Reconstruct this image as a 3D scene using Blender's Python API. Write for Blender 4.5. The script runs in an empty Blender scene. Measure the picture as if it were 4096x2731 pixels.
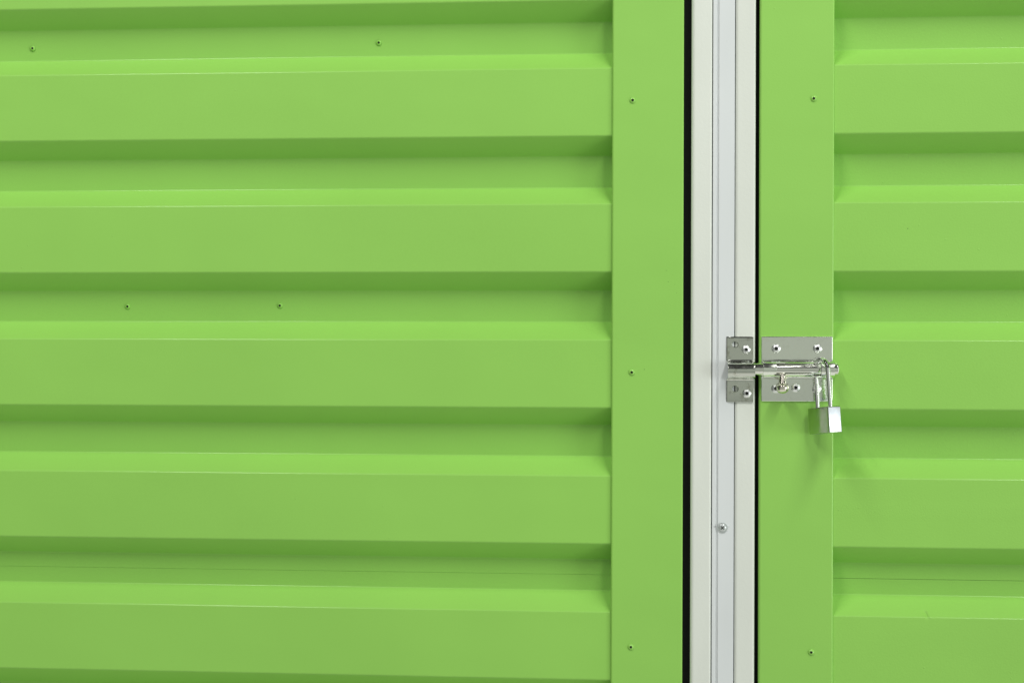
import bpy, bmesh, math, random
from mathutils import Vector, Matrix
R = math.radians
random.seed(7)
scn = bpy.context.scene
col = scn.collection

# ---------------------------------------------------------------- camera
D = 2.04                      # metres from the doors
FPX = 6792.0                  # focal length in photograph pixels (4096 wide)
YAW, PITCH, ROLL, SHIFT = 0.0925680, 0.0011655, -0.0029420, 62.59
Rcam = (Matrix.Rotation(YAW, 3, 'Z') @ Matrix.Rotation(PITCH, 3, 'X') @ Matrix.Rotation(ROLL, 3, 'Y'))
cam_d = bpy.data.cameras.new('camera')
cam = bpy.data.objects.new('camera', cam_d); col.objects.link(cam)
cam_d.sensor_width = 36.0; cam_d.lens = FPX / 4096 * 36.0
cam_d.shift_y = SHIFT / 4096; cam_d.clip_start = 0.05; cam_d.clip_end = 100
right, fwd, up = Rcam.col[0], Rcam.col[1], Rcam.col[2]
M = Matrix((( right.x, up.x, -fwd.x, 0), (right.y, up.y, -fwd.y, -D), (right.z, up.z, -fwd.z, 0), (0, 0, 0, 1)))
cam.matrix_world = M
scn.camera = cam

# ---------------------------------------------------------------- world and lamps
w = bpy.data.worlds.new('World'); scn.world = w; w.use_nodes = True
nt = w.node_tree; nt.nodes.clear()
wo = nt.nodes.new('ShaderNodeOutputWorld'); bg = nt.nodes.new('ShaderNodeBackground')
tc = nt.nodes.new('ShaderNodeTexCoord'); sp = nt.nodes.new('ShaderNodeSeparateXYZ')
mr = nt.nodes.new('ShaderNodeMapRange'); mr.inputs[1].default_value = -1; mr.inputs[2].default_value = 1
cr = nt.nodes.new('ShaderNodeValToRGB')
WORLD_RAMP = [(0.0, (2.0, 2.0, 1.85)), (.16, (1.9, 1.9, 1.75)), (.235, (.9, .92, .84)), (.255, (.85, .91, .79)), (.40, (1.0, 1.06, .94)), (.50, (1.15, 1.22, 1.06)),
              (.67, (1.05, 1.1, 1.0)), (.685, (.10, .11, .10)), (.88, (.07, .07, .07)), (1.0, (.10, .10, .10))]
el = cr.color_ramp.elements
while len(el) < len(WORLD_RAMP): el.new(0.5)
for e, (p_, c_) in zip(el, WORLD_RAMP): e.position = p_; e.color = (*c_, 1)
nt.links.new(tc.outputs['Generated'], sp.inputs[0]); nt.links.new(sp.outputs[2], mr.inputs[0])
nt.links.new(mr.outputs[0], cr.inputs[0])
# background darkened on the left so plate edges reflect a dark band
mx_ = nt.nodes.new('ShaderNodeMapRange'); mx_.interpolation_type = 'SMOOTHSTEP'
mx_.inputs[1].default_value = -.82; mx_.inputs[2].default_value = -.60; mx_.inputs[3].default_value = .15; mx_.inputs[4].default_value = 1
mm = nt.nodes.new('ShaderNodeMix'); mm.data_type = 'RGBA'; mm.blend_type = 'MULTIPLY'; mm.inputs[0].default_value = 1
nt.links.new(sp.outputs[0], mx_.inputs[0]); nt.links.new(cr.outputs[0], mm.inputs[6]); nt.links.new(mx_.outputs[0], mm.inputs[7])
# added brightening on the right for wide highlights on shackle and edges
my_ = nt.nodes.new('ShaderNodeMapRange'); my_.interpolation_type = 'SMOOTHSTEP'
my_.inputs[1].default_value = .50; my_.inputs[2].default_value = .72; my_.inputs[3].default_value = 1; my_.inputs[4].default_value = 2.7
mn = nt.nodes.new('ShaderNodeMix'); mn.data_type = 'RGBA'; mn.blend_type = 'MULTIPLY'; mn.inputs[0].default_value = 1
nt.links.new(sp.outputs[0], my_.inputs[0]); nt.links.new(mm.outputs[2], mn.inputs[6]); nt.links.new(my_.outputs[0], mn.inputs[7])
nt.links.new(mn.outputs[2], bg.inputs[0])
bg.inputs[1].default_value = 0.355
nt.links.new(bg.outputs[0], wo.inputs[0])

def area(name, loc, target, sx, sy, power, color):
    l = bpy.data.lights.new(name, 'AREA'); l.shape = 'RECTANGLE'; l.size = sx; l.size_y = sy
    l.energy = power; l.color = color
    o = bpy.data.objects.new(name, l); col.objects.link(o)
    o.location = loc
    d = (Vector(target) - Vector(loc)).normalized()
    yax = Vector((0, 1, 0)); yax = (yax - d * yax.dot(d)).normalized()
    z = -d; x = yax.cross(z)
    o.matrix_world = Matrix(((x.x, yax.x, z.x, loc[0]), (x.y, yax.y, z.y, loc[1]), (x.z, yax.z, z.z, loc[2]), (0, 0, 0, 1)))
    return o
area('lamp_ceiling_right', (1.5, -2.65, 3.45), (0.0, -0.3, 0), .16, 2.7, 119, (1.0, .985, .95))
area('lamp_ceiling_left', (-1.7, -2.65, 3.45), (-0.2, -0.3, 0), .16, 2.7, 106, (1.0, .985, .95))
area('window_right', (5.4, -3.2, -0.2), (0.0, 0, 0), 1.8, 1.9, 92, (.93, .97, 1.0))

scn.view_settings.view_transform = 'Standard'; scn.view_settings.look = 'None'
scn.view_settings.exposure = -0.06; scn.view_settings.gamma = 1
scn.view_settings.use_curve_mapping = False
scn.cycles.sample_clamp_direct = 4.0; scn.cycles.sample_clamp_indirect = 4.0

# ---------------------------------------------------------------- helpers
def W(px, py, y=0.0):
    """point of the plane Y=y that the photograph shows at pixel (px, py)"""
    q = right * ((px - 2048) / FPX) + fwd + up * (-(py - 1365.5 - SHIFT) / FPX)
    t = (y + D) / q.y
    return q.x * t, q.z * t
U = 4096 / 2352
SC = D / FPX                  # metres per photograph pixel at the door

def link(name, bm, mats, parent=None, smooth=False):
    me = bpy.data.meshes.new(name); bm.to_mesh(me); bm.free()
    for m in (mats if isinstance(mats, (list, tuple)) else [mats]): me.materials.append(m)
    if smooth:
        for p in me.polygons: p.use_smooth = True
        me.set_sharp_from_angle(angle=R(smooth if smooth is not True else 35))
    o = bpy.data.objects.new(name, me); col.objects.link(o)
    if parent: o.parent = parent
    return o

def tag(o, label, cat=None, group=None, kind=None):
    if label: o['label'] = label
    if cat: o['category'] = cat
    if group: o['group'] = group
    if kind: o['kind'] = kind
    return o

def empty(name, loc):
    o = bpy.data.objects.new(name, None); col.objects.link(o); o.location = loc
    o.empty_display_size = .02
    return o

def fillet(pts, radii, seg=6):
    out = []
    n = len(pts)
    for i, p in enumerate(pts):
        r = radii[i]
        if i in (0, n - 1) or r <= 0: out.append(Vector(p)); continue
        p = Vector(p); a = (Vector(pts[i - 1]) - p).normalized(); b = (Vector(pts[i + 1]) - p).normalized()
        ang = a.angle(b)
        if ang > math.pi - 1e-3: out.append(p); continue
        tl = r / math.tan(ang / 2)
        c = p + (a + b).normalized() * (r / math.sin(ang / 2))
        s = p + a * tl - c; e = p + b * tl - c
        tot = math.atan2(s.x * e.y - s.y * e.x, s.dot(e))
        for k in range(seg + 1):
            t = tot * k / seg
            out.append(c + Vector((s.x * math.cos(t) - s.y * math.sin(t), s.x * math.sin(t) + s.y * math.cos(t))))
    return out

def ext_x(bm, prof, x0, x1, nx=1, wob=None):
    """open profile of (y, z) points swept along X"""
    rows = []
    for i in range(nx + 1):
        x = x0 + (x1 - x0) * i / nx
        rows.append([bm.verts.new((x, p[0] + (wob(x, p[0], p[1]) if wob else 0), p[1])) for p in prof])
    for a, b in zip(rows, rows[1:]):
        for j in range(len(prof) - 1): bm.faces.new((a[j], a[j + 1], b[j + 1], b[j]))

def ext_z(bm, prof, z0, z1):
    """closed profile of (x, y) points swept along Z"""
    a = [bm.verts.new((p[0], p[1], z0)) for p in prof]; b = [bm.verts.new((p[0], p[1], z1)) for p in prof]
    n = len(prof)
    for j in range(n): bm.faces.new((a[j], a[(j + 1) % n], b[(j + 1) % n], b[j]))
    bm.faces.new(a[::-1]); bm.faces.new(b)
    bmesh.ops.recalc_face_normals(bm, faces=bm.faces)

def lathe(bm, prof, mat=Matrix.Identity(4), seg=32, mi=None):
    """(r, h) profile around the local Z axis, then mat"""
    rings = []
    for r, h in prof:
        if r < 1e-7: rings.append([bm.verts.new(mat @ Vector((0, 0, h)))])
        else: rings.append([bm.verts.new(mat @ Vector((r * math.cos(2 * math.pi * k / seg), r * math.sin(2 * math.pi * k / seg), h))) for k in range(seg)])
    for i, (a, b) in enumerate(zip(rings, rings[1:])):
        for k in range(seg):
            k2 = (k + 1) % seg
            if len(a) == 1 and len(b) == 1: continue
            if len(a) == 1: f = bm.faces.new((a[0], b[k2], b[k]))
            elif len(b) == 1: f = bm.faces.new((a[k], a[k2], b[0]))
            else: f = bm.faces.new((a[k], a[k2], b[k2], b[k]))
            if mi: f.material_index = mi[i]

def tube(bm, path, r, seg=20):
    path = [Vector(p) for p in path]
    rings = []; n = None
    for i, p in enumerate(path):
        t = (path[min(i + 1, len(path) - 1)] - path[max(i - 1, 0)]).normalized()
        if n is None: n = t.orthogonal().normalized()
        n = (n - t * n.dot(t)).normalized(); b = t.cross(n)
        rings.append([bm.verts.new(p + (n * math.cos(2 * math.pi * k / seg) + b * math.sin(2 * math.pi * k / seg)) * r) for k in range(seg)])
    for a, b in zip(rings, rings[1:]):
        for k in range(seg): bm.faces.new((a[k], a[(k + 1) % seg], b[(k + 1) % seg], b[k]))
    bm.faces.new(rings[0][::-1]); bm.faces.new(rings[-1])

def bake(o):
    """apply an object's modifiers into its mesh"""
    bpy.context.view_layer.update()
    dg = bpy.context.evaluated_depsgraph_get()
    me = bpy.data.meshes.new_from_object(o.evaluated_get(dg)); old = o.data
    o.modifiers.clear(); o.data = me
    bpy.data.meshes.remove(old); me.name = o.name

def cut(o, cutters):
    for c in cutters:
        m = o.modifiers.new('cut', 'BOOLEAN'); m.operation = 'DIFFERENCE'; m.object = c; m.solver = 'EXACT'
    bake(o)
    for c in cutters: bpy.data.objects.remove(c)

# ---------------------------------------------------------------- materials
def mat(name, base, rough=.5, metal=0.0, spec=.5):
    m = bpy.data.materials.new(name); m.use_nodes = True
    b = m.node_tree.nodes['Principled BSDF']
    b.inputs['Base Color'].default_value = (*base, 1); b.inputs['Roughness'].default_value = rough
    b.inputs['Metallic'].default_value = metal; b.inputs['Specular IOR Level'].default_value = spec
    return m, m.node_tree, b

def nn(t, typ, **kw):
    n = t.nodes.new(typ)
    for k, v in kw.items(): setattr(n, k, v)
    return n

def position(t):
    return nn(t, 'ShaderNodeNewGeometry').outputs['Position']

def noise(t, vec, scale, detail=2, rough=.5):
    n = nn(t, 'ShaderNodeTexNoise'); n.inputs['Scale'].default_value = scale
    n.inputs['Detail'].default_value = detail; n.inputs['Roughness'].default_value = rough
    t.links.new(vec, n.inputs['Vector']); return n.outputs['Fac']

def math_(t, op, a, b=None, c=None):
    n = nn(t, 'ShaderNodeMath', operation=op)
    for i, v in enumerate((a, b, c)):
        if v is None: continue
        if isinstance(v, (int, float)): n.inputs[i].default_value = v
        else: t.links.new(v, n.inputs[i])
    return n.outputs[0]

def bump(t, height, dist, strength=1.0, normal=None):
    n = nn(t, 'ShaderNodeBump'); n.inputs['Distance'].default_value = dist; n.inputs['Strength'].default_value = strength
    t.links.new(height, n.inputs['Height'])
    if normal: t.links.new(normal, n.inputs['Normal'])
    return n.outputs[0]

def vmap(t, vec, scale):
    n = nn(t, 'ShaderNodeMapping'); n.inputs['Scale'].default_value = scale
    t.links.new(vec, n.inputs['Vector']); return n.outputs[0]

def specks(t, pos, scale, keep, size):
    """sparse little round grains: 1 at the grain, 0 elsewhere"""
    v = nn(t, 'ShaderNodeTexVoronoi'); v.inputs['Scale'].default_value = scale
    t.links.new(pos, v.inputs['Vector'])
    sx = nn(t, 'ShaderNodeSeparateColor'); t.links.new(v.outputs['Color'], sx.inputs[0])
    k = math_(t, 'LESS_THAN', sx.outputs[0], keep)
    d = nn(t, 'ShaderNodeMapRange'); d.inputs[1].default_value = size; d.inputs[2].default_value = 0
    t.links.new(v.outputs['Distance'], d.inputs[0])
    return math_(t, 'MULTIPLY', d.outputs[0], k)

TL, TR = .0035, .0022        # how far each edge trim stands proud of the panel ribs
GREEN = (.258, .546, .091)
def paint(name, grain=.5, speck=.02, wave=1.0, marks=None, band=None, dent=None, coat=.32):
    m, t, b = mat(name, GREEN, .42, 0, .3)
    b.inputs['Coat Weight'].default_value = coat; b.inputs['Coat Roughness'].default_value = .17
    p = position(t)
    # slow colour drift of the coating
    n1 = noise(t, p, 3.0, 3); ramp = nn(t, 'ShaderNodeMapRange')
    ramp.inputs[1].default_value = .3; ramp.inputs[2].default_value = .7; ramp.inputs[3].default_value = .965; ramp.inputs[4].default_value = 1.035
    t.links.new(n1, ramp.inputs[0])
    fine = nn(t, 'ShaderNodeMapRange'); t.links.new(noise(t, p, 900, 2), fine.inputs[0])
    fine.inputs[1].default_value = .25; fine.inputs[2].default_value = .75; fine.inputs[3].default_value = .975; fine.inputs[4].default_value = 1.025
    f = math_(t, 'MULTIPLY', ramp.outputs[0], fine.outputs[0])
    mx = nn(t, 'ShaderNodeMix', data_type='RGBA', blend_type='MULTIPLY'); mx.inputs[0].default_value = 1
    mx.inputs[6].default_value = (*GREEN, 1)
    cb = nn(t, 'ShaderNodeCombineColor'); [t.links.new(f, cb.inputs[i]) for i in range(3)]
    t.links.new(cb.outputs[0], mx.inputs[7])
    colr = mx.outputs[2]
    if marks:      # small chips: dark spots of a few tenths of a millimetre
        for (x, z, rad) in marks:
            s = nn(t, 'ShaderNodeSeparateXYZ'); t.links.new(p, s.inputs[0])
            dx = math_(t, 'ABSOLUTE', math_(t, 'SUBTRACT', s.outputs[0], x)); dz = math_(t, 'ABSOLUTE', math_(t, 'SUBTRACT', s.outputs[2], z))
            dd = math_(t, 'ADD', math_(t, 'MULTIPLY', dx, 1.7), math_(t, 'ADD', dz, math_(t, 'MULTIPLY', noise(t, p, 1500), rad)))
            k = math_(t, 'LESS_THAN', dd, rad * 1.5)
            m2 = nn(t, 'ShaderNodeMix', data_type='RGBA'); t.links.new(k, m2.inputs[0]); t.links.new(colr, m2.inputs[6])
            m2.inputs[7].default_value = (.02, .035, .012, 1); colr = m2.outputs[2]
    t.links.new(colr, b.inputs['Base Color'])
    r = nn(t, 'ShaderNodeMapRange'); t.links.new(noise(t, p, 11, 3), r.inputs[0]); r.inputs[3].default_value = .54; r.inputs[4].default_value = .62
    t.links.new(r.outputs[0], b.inputs['Roughness'])
    nb = bump(t, noise(t, vmap(t, p, (1, 1, 1.5)), 5.0, 2), .0030 * wave)
    nb = bump(t, noise(t, p, 420, 2), .00012 * grain, 1, nb)
    nb = bump(t, specks(t, p, 130, speck, .16), .00030, 1, nb)
    if band or dent:
        s = nn(t, 'ShaderNodeSeparateXYZ'); t.links.new(p, s.inputs[0])
    if band:       # a strip of dry, sandy overspray
        q = nn(t, 'ShaderNodeMapRange', interpolation_type='SMOOTHSTEP')
        t.links.new(math_(t, 'ABSOLUTE', math_(t, 'SUBTRACT', s.outputs[2], band[0])), q.inputs[0])
        q.inputs[1].default_value = band[1]; q.inputs[2].default_value = band[1] * .3
        nb = bump(t, math_(t, 'MULTIPLY', noise(t, p, 650, 3, .7), q.outputs[0]), .00022, 1, nb)
    if dent:       # a small crease pressed into the sloping face
        dx = math_(t, 'SUBTRACT', s.outputs[0], math_(t, 'ADD', dent[0], math_(t, 'MULTIPLY', math_(t, 'SUBTRACT', s.outputs[2], dent[1]), -.35)))
        q = nn(t, 'ShaderNodeMapRange', interpolation_type='SMOOTHSTEP'); t.links.new(math_(t, 'ABSOLUTE', dx), q.inputs[0])
        q.inputs[1].default_value = .0035; q.inputs[2].default_value = 0
        q2 = nn(t, 'ShaderNodeMapRange', interpolation_type='SMOOTHSTEP'); t.links.new(math_(t, 'ABSOLUTE', math_(t, 'SUBTRACT', s.outputs[2], dent[1])), q2.inputs[0])
        q2.inputs[1].default_value = .006; q2.inputs[2].default_value = .001
        nb = bump(t, math_(t, 'MULTIPLY', math_(t, 'MULTIPLY', q.outputs[0], -1), q2.outputs[0]), .0012, 1, nb)
    t.links.new(nb, b.inputs['Normal'])
    return m

def white(name, base, rough, stucco):
    m, t, b = mat(name, base, rough, 0, .5)
    p = position(t)
    r = nn(t, 'ShaderNodeMapRange'); t.links.new(noise(t, vmap(t, p, (1, 1, .3)), 14, 4), r.inputs[0])
    r.inputs[1].default_value = .3; r.inputs[2].default_value = .7; r.inputs[3].default_value = .95; r.inputs[4].default_value = 1.03
    mx = nn(t, 'ShaderNodeMix', data_type='RGBA', blend_type='MULTIPLY'); mx.inputs[0].default_value = 1
    mx.inputs[6].default_value = (*base, 1)
    cb = nn(t, 'ShaderNodeCombineColor'); [t.links.new(r.outputs[0], cb.inputs[i]) for i in range(3)]
    t.links.new(cb.outputs[0], mx.inputs[7])
    # scattered grime freckles
    k = specks(t, p, 60, .035, .10)
    m2 = nn(t, 'ShaderNodeMix', data_type='RGBA'); t.links.new(math_(t, 'MULTIPLY', k, .3), m2.inputs[0])
    t.links.new(mx.outputs[2], m2.inputs[6]); m2.inputs[7].default_value = (.25, .26, .22, 1)
    t.links.new(m2.outputs[2], b.inputs['Base Color'])
    nb = bump(t, noise(t, p, 330, 2, .6), .00035 * stucco)
    t.links.new(nb, b.inputs['Normal'])
    return m

def steel(name, base, rough, brush=None, stain_refl=.0, metal=1.0, ripple=1.0):
    m, t, b = mat(name, base, rough, metal)
    p = position(t)
    n1 = noise(t, p, 90, 4, .6)
    r = nn(t, 'ShaderNodeMapRange'); t.links.new(n1, r.inputs[0])
    r.inputs[1].default_value = .35; r.inputs[2].default_value = .65; r.inputs[3].default_value = rough * .75; r.inputs[4].default_value = rough * 1.35
    t.links.new(r.outputs[0], b.inputs['Roughness'])
    if brush: nb = bump(t, noise(t, vmap(t, p, brush), 100, 2), .00006)
    else: nb = bump(t, noise(t, p, 700, 2), .00003)
    nb = bump(t, noise(t, p, 55, 2), .00025 * ripple, 1, nb)
    t.links.new(nb, b.inputs['Normal'])
    if stain_refl:
        s = nn(t, 'ShaderNodeMapRange'); t.links.new(noise(t, p, 120, 4, .7), s.inputs[0])
        s.inputs[1].default_value = .56; s.inputs[2].default_value = .70; s.inputs[4].default_value = stain_refl
        mx = nn(t, 'ShaderNodeMix', data_type='RGBA'); t.links.new(s.outputs[0], mx.inputs[0])
        mx.inputs[6].default_value = (*base, 1); mx.inputs[7].default_value = (base[0] * .45, base[1] * .42, base[2] * .33, 1)
        t.links.new(mx.outputs[2], b.inputs['Base Color'])
    return m

chip = W(2085 * U, 525 * U)
dark_chip = W(1480 * U, 848 * U, -.0035)
M_left = paint('green_powder_coat', .35, .012)
M_right = paint('green_powder_coat_grainy', 1.1, .07, marks=[(chip[0], chip[1], .0009)], band=(W(3700, 2045)[1], .013), dent=W(2127 * U, 1411 * U, .004))
SCUFF = [W(x_, y_, -TL) + (r_,) for x_, y_, r_ in ((2666, 1082, .0004), (2690, 1100, .0003), (2673, 1128, .0006), (2698, 1138, .0004), (2679, 1160, .0003), (2706, 1172, .0004), (1480 * U, 848 * U, .0006))]
M_trimL = paint('green_trim_coat', .5, .012, marks=SCUFF, coat=.5)
M_trimR = paint('green_trim_coat_grainy', .8, .02, coat=.6)
M_white = white('white_textured_coat', (.675, .71, .65), .27, .45)
M_cent = white('grey_white_enamel', (.655, .69, .695), .25, .05)
M_black, _, _ = mat('gap_black', (.006, .006, .007), .8, 0, .2)
M_nick = steel('nickel_plate', (.95, 1.0, .90), .14, None, .12)
M_keep = steel('worn_brushed_nickel', (.70, .73, .66), .12, (6, 1, .12), .5)  # blotches are wear plus dark reflections put into the colour
M_rod = steel('nickel_rod', (.86, .88, .81), .09, (.1, 1, 4), .1)
M_shine = steel('bright_chrome', (.82, .83, .82), .07, None, 0, 1.0, .05)
M_knob = steel('warm_nickel_knob', (.84, .80, .70), .16, None, 0, 1.0, .1)
M_alu = steel('aluminium_rivet', (.92, .94, .94), .30)
M_dark, _, _ = mat('dark_hole', (.008, .010, .006), .7)
M_lockface = steel('polished_lock_face', (.46, .52, .38), .17, None, .0, 1.0, .1)
M_lockend = steel('brushed_lock_end', (.56, .59, .64), .34, (3, 1, .3), .12, 1.0, .5)
M_screw = steel('zinc_screw', (.68, .72, .72), .32, None, 0, .75)

# ---------------------------------------------------------------- corrugated doors
Z0, PER, H1, H2, H3, DEP = .431533, .163140, .021892, .059768, .081971, .027488
ZT, ZB = 1.02, -1.02         # tops and bottoms of the doors
SEAM = .5 * (W(700 * U, 1308 * U, DEP)[1] + W(1917 * U, 1327 * U, DEP)[1])

def rib_profile(z_hi, z_lo, off=0.0):
    pts, rad = [], []
    k0 = -6
    raw = []
    for k in range(k0, 14):
        zb = Z0 - k * PER
        raw += [((off, zb), .0032), ((off + DEP, zb - H1), .0035), ((off + DEP, zb - H2), .0022), ((off, zb - H3), .0026)]
    def y_at(z):
        for (a, _), (b, _) in zip(raw, raw[1:]):
            if b[1] <= z <= a[1]: return a[0] + (b[0] - a[0]) * (a[1] - z) / (a[1] - b[1])
    mid = [(p, r) for p, r in raw if z_lo + .002 < p[1] < z_hi - .002]
    pts = [(y_at(z_hi), z_hi)] + [p for p, r in mid] + [(y_at(z_lo), z_lo)]
    rad = [0] + [r for p, r in mid] + [0]
    return fillet(pts, rad, 10)

def wobble(seed):
    ph = [random.Random(seed).uniform(0, 6) for _ in range(6)]
    def f(x, y, z):
        return (.0004 * math.sin(3.1 * x + ph[0] + 5 * z) + .00025 * math.sin(9.7 * x + 21 * z + ph[1]) * math.sin(2.3 * z + ph[2]))
    return f

def sheet(name, x0, x1, z_hi, z_lo, off, m, parent, seed, lap=False):
    bm = bmesh.new()
    ext_x(bm, rib_profile(z_hi, z_lo, off), x0, x1, 60, wobble(seed))
    if lap:        # the tongue that runs up behind the sheet above
        ext_x(bm, [(DEP + .0014, z_hi + .012), (DEP + .0014, z_hi - .010)], x0, x1, 60, wobble(seed))
    bmesh.ops.recalc_face_normals(bm, faces=bm.faces)
    if sum(f.normal.y * f.calc_area() for f in bm.faces) > 0: bmesh.ops.reverse_faces(bm, faces=bm.faces)
    o = link(name, bm, m, parent)
    s = o.modifiers.new('gauge', 'SOLIDIFY'); s.thickness = .0009; s.offset = -1
    return o

def rounded_bar(x0, x1, y0, y1, rl, rr, seg=6):
    """plan of a bar: front at y0, back at y1, front corners rounded"""
    pts = [(x0, y1), (x0, y0), (x1, y0), (x1, y1)]
    return fillet(pts, [0, rl, rr, 0], seg)

RIV = [(0, .0006), (.00085, .0006), (.00100, .0012), (.0017, .0018), (.0020, .00175), (.0022, .00155), (.0029, .0014), (.0034, .00095), (.0038, .0003), (.0039, -.0003)]
RIV_MI = [1, 1, 0, 0, 0, 0, 0, 0, 0]
FACE = Matrix.Rotation(R(90), 4, 'X')     # local +Z to world -Y (towards the viewer)

def rivet(px, py, y, parent, m, size=1.0, hole=1.0, label=None):
    x, z = W(px, py, y)
    bm = bmesh.new()
    prof = [((r if i not in (1, 2) else r * hole) * size, h * size) for i, (r, h) in enumerate(RIV)]
    lathe(bm, prof, FACE, 28, RIV_MI)
    rg = random.Random(int(px * 7 + py))
    for v in bm.verts:               # hand-set rivets are never quite round
        if m is not M_alu: v.co.x *= 1 + rg.uniform(-.03, .03); v.co.z *= 1 + rg.uniform(-.03, .03)
    bmesh.ops.recalc_face_normals(bm, faces=bm.faces)
    o = link('rivet', bm, [m, M_dark], parent, smooth=50)
    o.matrix_parent_inverse = parent.matrix_world.inverted()
    o.location = (x, y, z)
    if label: o['label'] = label
    return o

def door(root_x, label, parts_label=None):
    e = empty('corrugated_door', (root_x, .03, ZB)); tag(e, label, 'door', 'green corrugated doors either side of the white frame post')
    bpy.context.view_layer.update()
    return e

def put(o, parent):
    o.parent = parent; o.matrix_parent_inverse = parent.matrix_world.inverted(); return o

# left door
XL0 = -1.32
dl = door(-.65, 'wide green corrugated metal door filling the photo left of the white frame post, without a bolt')
s1 = put(sheet('corrugated_panel', XL0, -.045, ZT, SEAM, 0, M_left, None, 3), dl)
s2 = put(sheet('corrugated_panel', XL0, -.045, SEAM - .00045, ZB, .0004, M_left, None, 3, True), dl)
bm = bmesh.new(); ext_z(bm, rounded_bar(-.06950, .01600, -TL, .045, .0026, .0019), ZB, ZT)
tl = put(link('edge_trim', bm, M_trimL), dl)
bm = bmesh.new(); ext_z(bm, rounded_bar(XL0 - .03, XL0 + .05, -TL, .045, .0011, .0013), ZB, ZT)
put(link('edge_trim', bm, M_trimL), dl)
for (u, v) in ((75, 112), (870, 99), (293, 704), (643, 702)):
    rivet(u * U, v * U, DEP - .0003, s1, M_left, .92, 1.5)
for (u, v) in ((1453, 231), (1451, 855), (1449, 1485)):
    rivet(u * U, v * U, -TL, tl, M_trimL, .98, 1.5)

# right door
XR1 = .95
dr = door(.52, 'green corrugated metal door on the right, carrying the shiny slide bolt with the hanging padlock')
s3 = put(sheet('corrugated_panel', .17, XR1, ZT, SEAM, 0, M_right, None, 5), dr)
s4 = put(sheet('corrugated_panel', .17, XR1, SEAM - .00045, ZB, .0004, M_right, None, 5, True), dr)
bm = bmesh.new(); ext_z(bm, rounded_bar(.10585, .19353, -TR, .045, .0028, .0020), ZB, ZT)
tr = put(link('edge_trim', bm, M_trimR), dr)
bm = bmesh.new(); ext_z(bm, rounded_bar(XR1 - .05, XR1 + .03, -TR, .045, .0011, .0013), ZB, ZT)
put(link('edge_trim', bm, M_trimR), dr)
for (u, v) in ((1869, 227), (1863, 1497)):
    rivet(u * U, v * U, -TR, tr, M_trimR, .98, 1.5)

# ---------------------------------------------------------------- white frame post between the doors
YF = -.0015
fr = empty('frame_post', (.062, .03, ZB)); tag(fr, 'white metal frame post of three upright strips standing between the two green doors', 'door frame')
bpy.context.view_layer.update()
bm = bmesh.new(); ext_z(bm, rounded_bar(.02515, .04975, YF, .04, .0046, .0024), ZB, ZT)
put(link('textured_strip', bm, M_white), fr)
bm = bmesh.new(); ext_z(bm, rounded_bar(.07735, .10125, YF, .04, .0036, .0028), ZB, ZT)
put(link('textured_strip', bm, M_white), fr)
# smooth centre strip: a narrow lip, a groove, then the flat face
gx = .0577
prof = [(.05070, .04), (.05070, YF + .0012), (gx - .0030, YF + .0012), (gx - .0018, YF + .0026), (gx - .0004, YF + .0026), (gx + .0002, YF + .0004), (.07655, YF + .0004), (.07655, .04)]
bm = bmesh.new(); ext_z(bm, fillet(prof, [0, .0008, .0006, .0003, .0003, .0005, .0005, 0], 4), ZB, ZT)
cs = put(link('centre_strip', bm, M_cent), fr)
bm = bmesh.new(); ext_z(bm, [(.012, .010), (.110, .010), (.110, .036), (.012, .036)], ZB + .01, ZT - .01)
put(link('gap_backing', bm, M_black), fr)  # added black box that keeps the gaps beside the strips dark
# cross-head screw
sx, sz = W(1659.3 * U, 1211 * U, YF)
bm = bmesh.new()
lathe(bm, [(0, .0026), (.0034, .0026), (.0042, .0020), (.0045, .0012), (.0060, .0010), (.0063, .0004), (.0063, -.0004)], FACE, 40)
bmesh.ops.recalc_face_normals(bm, faces=bm.faces)
scr = link('screw', bm, M_screw, None, smooth=40); scr.location = (sx, YF + .0004, sz)
put(scr, cs); scr.location = (sx, YF + .0004, sz)
bm = bmesh.new()
for a in (45, 135):
    c, s = math.cos(R(a)), math.sin(R(a))
    vs = []
    for h in (-.0002, .00275):
        for (p, q) in ((-.0024, -.00045), (.0024, -.00045), (.0024, .00045), (-.0024, .00045)):
            vs.append(bm.verts.new((sx + p * c - q * s, YF - h, sz + p * s + q * c)))
    for f in ((0, 1, 2, 3), (4, 5, 6, 7), (0, 1, 5, 4), (1, 2, 6, 5), (2, 3, 7, 6), (3, 0, 4, 7)):
        bm.faces.new([vs[i] for i in f])
bmesh.ops.recalc_face_normals(bm, faces=bm.faces)
cc = link('cutter', bm, M_dark)
cc.name = 'cross_slot'; cc.parent = cs; cc.matrix_parent_inverse = cs.matrix_world.inverted()
# pencil mark beside the screw
bm = bmesh.new()
mk = W(2855, 2105.5, YF)
for (a, b_, h) in ((2854.5, 2870, .7), (2911.5, 2918, .35)):
    x0, z0 = W(a, 2105.5, YF + .0004); x1, _ = W(b_, 2105.5, YF + .0004)
    y0 = YF + (.0012 if a < 2880 else .0004) - .00008
    bm.faces.new([bm.verts.new(v) for v in ((x0, y0, z0 - h * SC), (x1 - (.0012 if a < 2880 else 0), y0, z0 - h * SC * .8), (x1 - (.0012 if a < 2880 else 0), y0, z0 + h * SC), (x0, y0, z0 + h * SC))])
pm = put(link('pencil_mark', bm, M_dark), cs)

# ---------------------------------------------------------------- keeper on the frame post
AX = -.0125                    # depth of the bolt's axis
AZ = W(3080, 1476, AX)[1]
PF = -.0042                    # front of the plates
RO, RI = 32.5 * SC, 26 * SC    # barrel and rod radii

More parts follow.
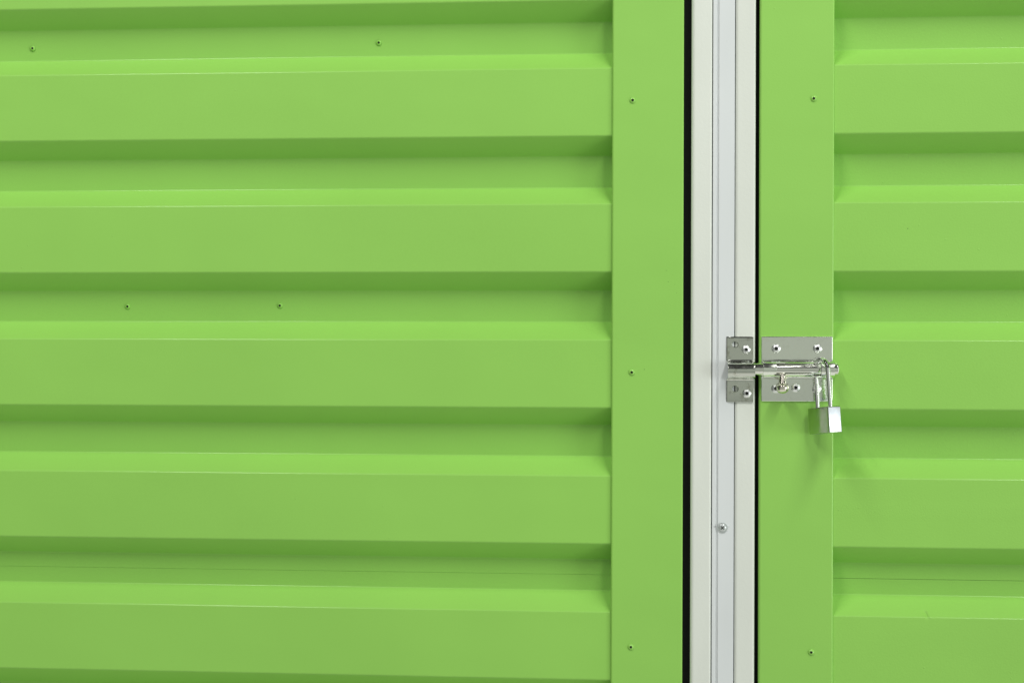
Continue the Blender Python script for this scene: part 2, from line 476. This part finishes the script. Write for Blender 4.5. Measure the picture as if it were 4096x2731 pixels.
def saddle(zc, ztop, zbot, yb, ro, fl):
    """(y, z) front line: plate, flare, over the rod, flare, plate"""
    pts = [(PF, ztop), (PF, zc + ro)]
    rad = [0, fl]
    n = 14
    pts.append((AX, zc + ro)); rad.append(0)
    for k in range(1, n):
        a = math.pi * k / n
        pts.append((AX - ro * math.sin(a), zc + ro * math.cos(a))); rad.append(0)
    pts += [(AX, zc - ro), (PF, zc - ro), (PF, zbot)]; rad += [0, fl, 0]
    return fillet(pts, rad, 5)

kx0, kz0 = W(2906, 1346, PF); kx1, kz1 = W(3013, 1608, PF)
kp = empty('bolt_keeper', (.5 * (kx0 + kx1), YF, kz1)); tag(kp, 'worn nickel keeper plate with rounded hump fastened to the white frame post', 'bolt keeper')
bpy.context.view_layer.update()
bm = bmesh.new()
prof = saddle(W(2960, 1481, AX)[1], kz0, kz1, PF, 33.5 * SC, .0028)
def dense(a, b, n=12): return [a + (b - a) * k / n for k in range(1, n)]
prof = [prof[0]] + dense(prof[0], prof[1]) + prof[1:-1] + dense(prof[-2], prof[-1]) + [prof[-1]]
rows = []
nx = 14
for i in range(nx + 1):
    t = i / nx; row = []
    for (y, z) in prof:
        bul = min(1, max(0, (PF - y) / .010))
        zt = (z - kz1) / (kz0 - kz1)            # the tabs are bent back a little at their outer edges
        sag = (1 - bul) * (.0020 * (1 - t) ** 6 + .0009 * max(zt, 1 - zt) ** 14)
        row.append(bm.verts.new(((kx0 + (kx1 - kx0) * t) + bul * 4.5 * SC, y + sag, z)))
    rows.append(row)
for a, b in zip(rows, rows[1:]):
    for j in range(len(prof) - 1): bm.faces.new((a[j], a[j + 1], b[j + 1], b[j]))
bmesh.ops.recalc_face_normals(bm, faces=bm.faces)
if sum(f.normal.y * f.calc_area() for f in bm.faces) > 0: bmesh.ops.reverse_faces(bm, faces=bm.faces)
ko = link('keeper_plate', bm, M_keep)
s = ko.modifiers.new('t', 'SOLIDIFY'); s.thickness = .0019; s.offset = -1
bake(ko)
cutters = []
for (px, py) in ((2940, 1377), (2940, 1554.7)):
    x, z = W(px, py, PF); bm = bmesh.new()
    lathe(bm, [(0, -.006), (.0035, -.006), (.0035, -.0009), (.0050, .0006), (.0050, .002), (0, .002)], Matrix.Translation((x, PF, z)) @ FACE, 32)
    bmesh.ops.recalc_face_normals(bm, faces=bm.faces); cutters.append(link('cutter', bm, M_keep))
cut(ko, cutters)
bv = ko.modifiers.new('b', 'BEVEL'); bv.width = .0003; bv.segments = 2; bv.limit_method = 'ANGLE'; bv.angle_limit = R(50); bake(ko)
for p in ko.data.polygons: p.use_smooth = True
ko.data.set_sharp_from_angle(angle=R(30))
put(ko, kp)
for (px, py) in ((2984.4, 1398.3), (2987.3, 1573)):
    rivet(px, py, PF, kp, M_alu, 1.40, 1.1)

# ---------------------------------------------------------------- slide bolt on the right door
sb = empty('slide_bolt', (.15, -TR, W(3187, 1606, PF)[1])); tag(sb, 'shiny nickel slide bolt riveted to the right green door edge, shot into the keeper', 'slide bolt')
bpy.context.view_layer.update()
px0, pz0 = W(3046, 1345, PF); px1, pz1 = W(3330.5, 1606, PF)
zc = AZ
def slab(x0, x1, z0, z1, rc=(.0014,) * 4, bev=.0009):
    pts = [Vector((x0, z0)), Vector((x1, z0)), Vector((x1, z1)), Vector((x0, z1))]
    out = []
    for i in range(4):
        p = pts[i]; a = (pts[i - 1] - p).normalized(); b = (pts[(i + 1) % 4] - p).normalized(); r = rc[i]
        c = p + (a + b) * r
        for k in range(6):
            t = k / 5 * math.pi / 2
            out.append(c - b * r * math.cos(t) - a * r * math.sin(t))
    bm = bmesh.new()
    fr_ = [bm.verts.new((p.x, PF, p.y)) for p in out]; bk = [bm.verts.new((p.x, -TR + .0002, p.y)) for p in out]
    n = len(out)
    top = bm.faces.new(fr_); bm.faces.new(bk[::-1])
    for i in range(n): bm.faces.new((fr_[i], bk[i], bk[(i + 1) % n], fr_[(i + 1) % n]))
    bmesh.ops.recalc_face_normals(bm, faces=bm.faces)
    bmesh.ops.bevel(bm, geom=[e for e in bm.edges if all(abs(v.co.y - PF) < 1e-6 for v in e.verts)], offset=bev, segments=4, profile=.5, affect='EDGES')
    return bm
plate = put(link('mounting_plate', slab(px0, px1, pz1, pz0), M_nick, None, smooth=25), sb)

def X(px): return W(px, 1476, AX)[0]
# barrel: one pressed sleeve; the window over the rod changes width along it
secs = [(3052, 3104, 0), (3104, 3140, 25.5), (3140, 3252, 18.5), (3252, 3284, 27.5), (3284, 3337, 0)]
bm = bmesh.new()
TH = .0013
def arc_line(side, dz, ro):
    """from the plate up to |z|=dz on one side of the rod (side=+1 top)"""
    flo = [(PF - .0001, zc + side * (RO + .0026)), (PF - .0001, zc + side * RO), (AX, zc + side * ro)]
    line = fillet(flo, [0, .0024, 0], 4)
    amax = math.acos(min(1, dz * SC / ro)) if dz else math.pi / 2
    for k in range(1, 11):
        a = amax * k / 10
        line.append(Vector((AX - ro * math.sin(a), zc + side * ro * math.cos(a))))
    return line
for (a, b, dz) in secs:
    for side in (1, -1):
        if dz and dz > 24 and side == 1 and False: continue
        pr = arc_line(side, dz, RO)
        # bevelled inward lip on the window edges
        xa, xb = X(a), X(b)
        rows_ = [[bm.verts.new((xe if p[0] < PF - .0022 else min(xe, px1 - .0006), p[0], p[1])) for p in pr] for xe in (xa, xb)]
        for j in range(len(pr) - 1): bm.faces.new((rows_[0][j], rows_[0][j + 1], rows_[1][j + 1], rows_[1][j]))
bmesh.ops.remove_doubles(bm, verts=bm.verts, dist=1e-5)
for f in bm.faces:
    c = f.calc_center_median(); d = Vector((0, c.y - (AX + .003), c.z - zc))
    if f.normal.dot(d) < 0: f.normal_flip()
bl = link('barrel', bm, M_nick)
s = bl.modifiers.new('t', 'SOLIDIFY'); s.thickness = TH; s.offset = -1; s.use_even_offset = True
bv = bl.modifiers.new('b', 'BEVEL'); bv.width = .00035; bv.segments = 3; bv.limit_method = 'ANGLE'; bv.angle_limit = R(50)
bake(bl)
for p in bl.data.polygons: p.use_smooth = True
bl.data.set_sharp_from_angle(angle=R(32)); put(bl, sb)

# rod
RX = Matrix.Rotation(R(90), 4, 'Y')
bm = bmesh.new()
x0, x1 = X(2950), X(3353)
lathe(bm, [(0, 0), (RI * .7, 0), (RI, .002), (RI, x1 - x0 - .0035), (RI * .97, x1 - x0 - .003), (RI * .95, x1 - x0 - .0008), (RI * .88, x1 - x0), (0, x1 - x0 + .0006)], Matrix.Translation((x0, AX, zc)) @ RX, 48)
bmesh.ops.recalc_face_normals(bm, faces=bm.faces)
rod = link('bolt_rod', bm, M_rod)
hx = X(3266)
bm = bmesh.new(); lathe(bm, [(0, -.02), (.0042, -.02), (.0042, .02), (0, .02)], Matrix.Translation((hx, AX, zc)), 28)
bmesh.ops.recalc_face_normals(bm, faces=bm.faces)
cut(rod, [link('cutter', bm, M_dark)])
for p in rod.data.polygons: p.use_smooth = True
rod.data.set_sharp_from_angle(angle=R(30)); put(rod, sb)

# knob on the rod
kx = X(3129)
bm = bmesh.new()
kr = .0067
kprof = [(.0037, .004), (.0037, .0172), (.0039, .0185), (.0046, .0196), (.0058, .0206), (.0066, .0214), (kr, .0220), (kr + .0001, .0236)]
for k in range(1, 9):
    a = math.pi / 2 * k / 8
    kprof.append(((kr) * math.cos(a), .0236 + .0056 * math.sin(a)))
kprof[-1] = (0, kprof[-1][1])
KM = Matrix.Translation((kx, AX, zc)) @ Matrix.Rotation(R(180 - 17), 4, 'X') @ Matrix.Diagonal((1.13, 1.13, 1.02, 1))
lathe(bm, kprof, KM, 36)
bmesh.ops.recalc_face_normals(bm, faces=bm.faces)
kn = link('knob', bm, M_knob, None, smooth=40); put(kn, rod)
for (px, py) in ((3104.7, 1393.9), (3269.6, 1394.2), (3103, 1553.8), (3183, 1550), (3266.7, 1555)):
    rivet(px, py, PF, sb, M_alu, 1.42, 1.1)

# ---------------------------------------------------------------- padlock
AL = R(61)
LEG = .0262
PR = .00270
bw, bt, bh = .0415, .0180, .0306
TILT = R(3.6)
lx, lz = W(3266.0, 1560, AX)                 # back leg passes here
Rl = Matrix.Rotation(-TILT, 4, 'Y') @ Matrix.Rotation(R(-4), 4, 'X') @ Matrix.Rotation(-AL, 4, 'Z')
# local origin: centre of the body top, x along the body, z up
top_z = W(3290, 1628, -.022)[1]
o_back = Vector((lx, AX, lz))
upv = Rl.to_3x3() @ Vector((0, 0, 1)); ux = Rl.to_3x3() @ Vector((1, 0, 0))
org = o_back + ux * (LEG / 2)
org = org + upv * ((top_z - org.z) / upv.z)
pl = empty('padlock', (0, 0, 0)); pl.matrix_world = Matrix.Translation(org) @ Rl
tag(pl, 'small silver padlock with a long shackle hanging from the slide bolt', 'padlock')
bpy.context.view_layer.update()
bm = bmesh.new()
bmesh.ops.create_cube(bm, size=1)
for v in bm.verts: v.co = Vector((v.co.x * bw, v.co.y * bt, v.co.z * bh - bh / 2))
for f in bm.faces: f.material_index = 0 if abs(f.normal.y) > .5 else 1
bmesh.ops.bevel(bm, geom=list(bm.edges), offset=.0011, segments=4, profile=.5, affect='EDGES')
body = link('lock_body', bm, [M_lockface, M_lockend], pl, smooth=25)
hs = (W(3290, 1428, -.022)[1] - top_z) / upv.z   # height of the arch above the body
path = [(-LEG / 2, 0, -.004), (-LEG / 2, 0, 0)]
hz = hs - LEG / 2 - PR
for k in range(8): path.append((-LEG / 2, 0, hz * (k + .5) / 8))
for k in range(25):
    a = math.pi - math.pi * k / 24
    path.append((LEG / 2 * math.cos(a), 0, hz + LEG / 2 * math.sin(a)))
for k in range(8): path.append((LEG / 2, 0, hz * (7.5 - k) / 8))
path += [(LEG / 2, 0, 0), (LEG / 2, 0, -.004)]
bm = bmesh.new(); tube(bm, path, PR, 24)
bmesh.ops.recalc_face_normals(bm, faces=bm.faces)
link('shackle', bm, M_shine, pl, smooth=40)
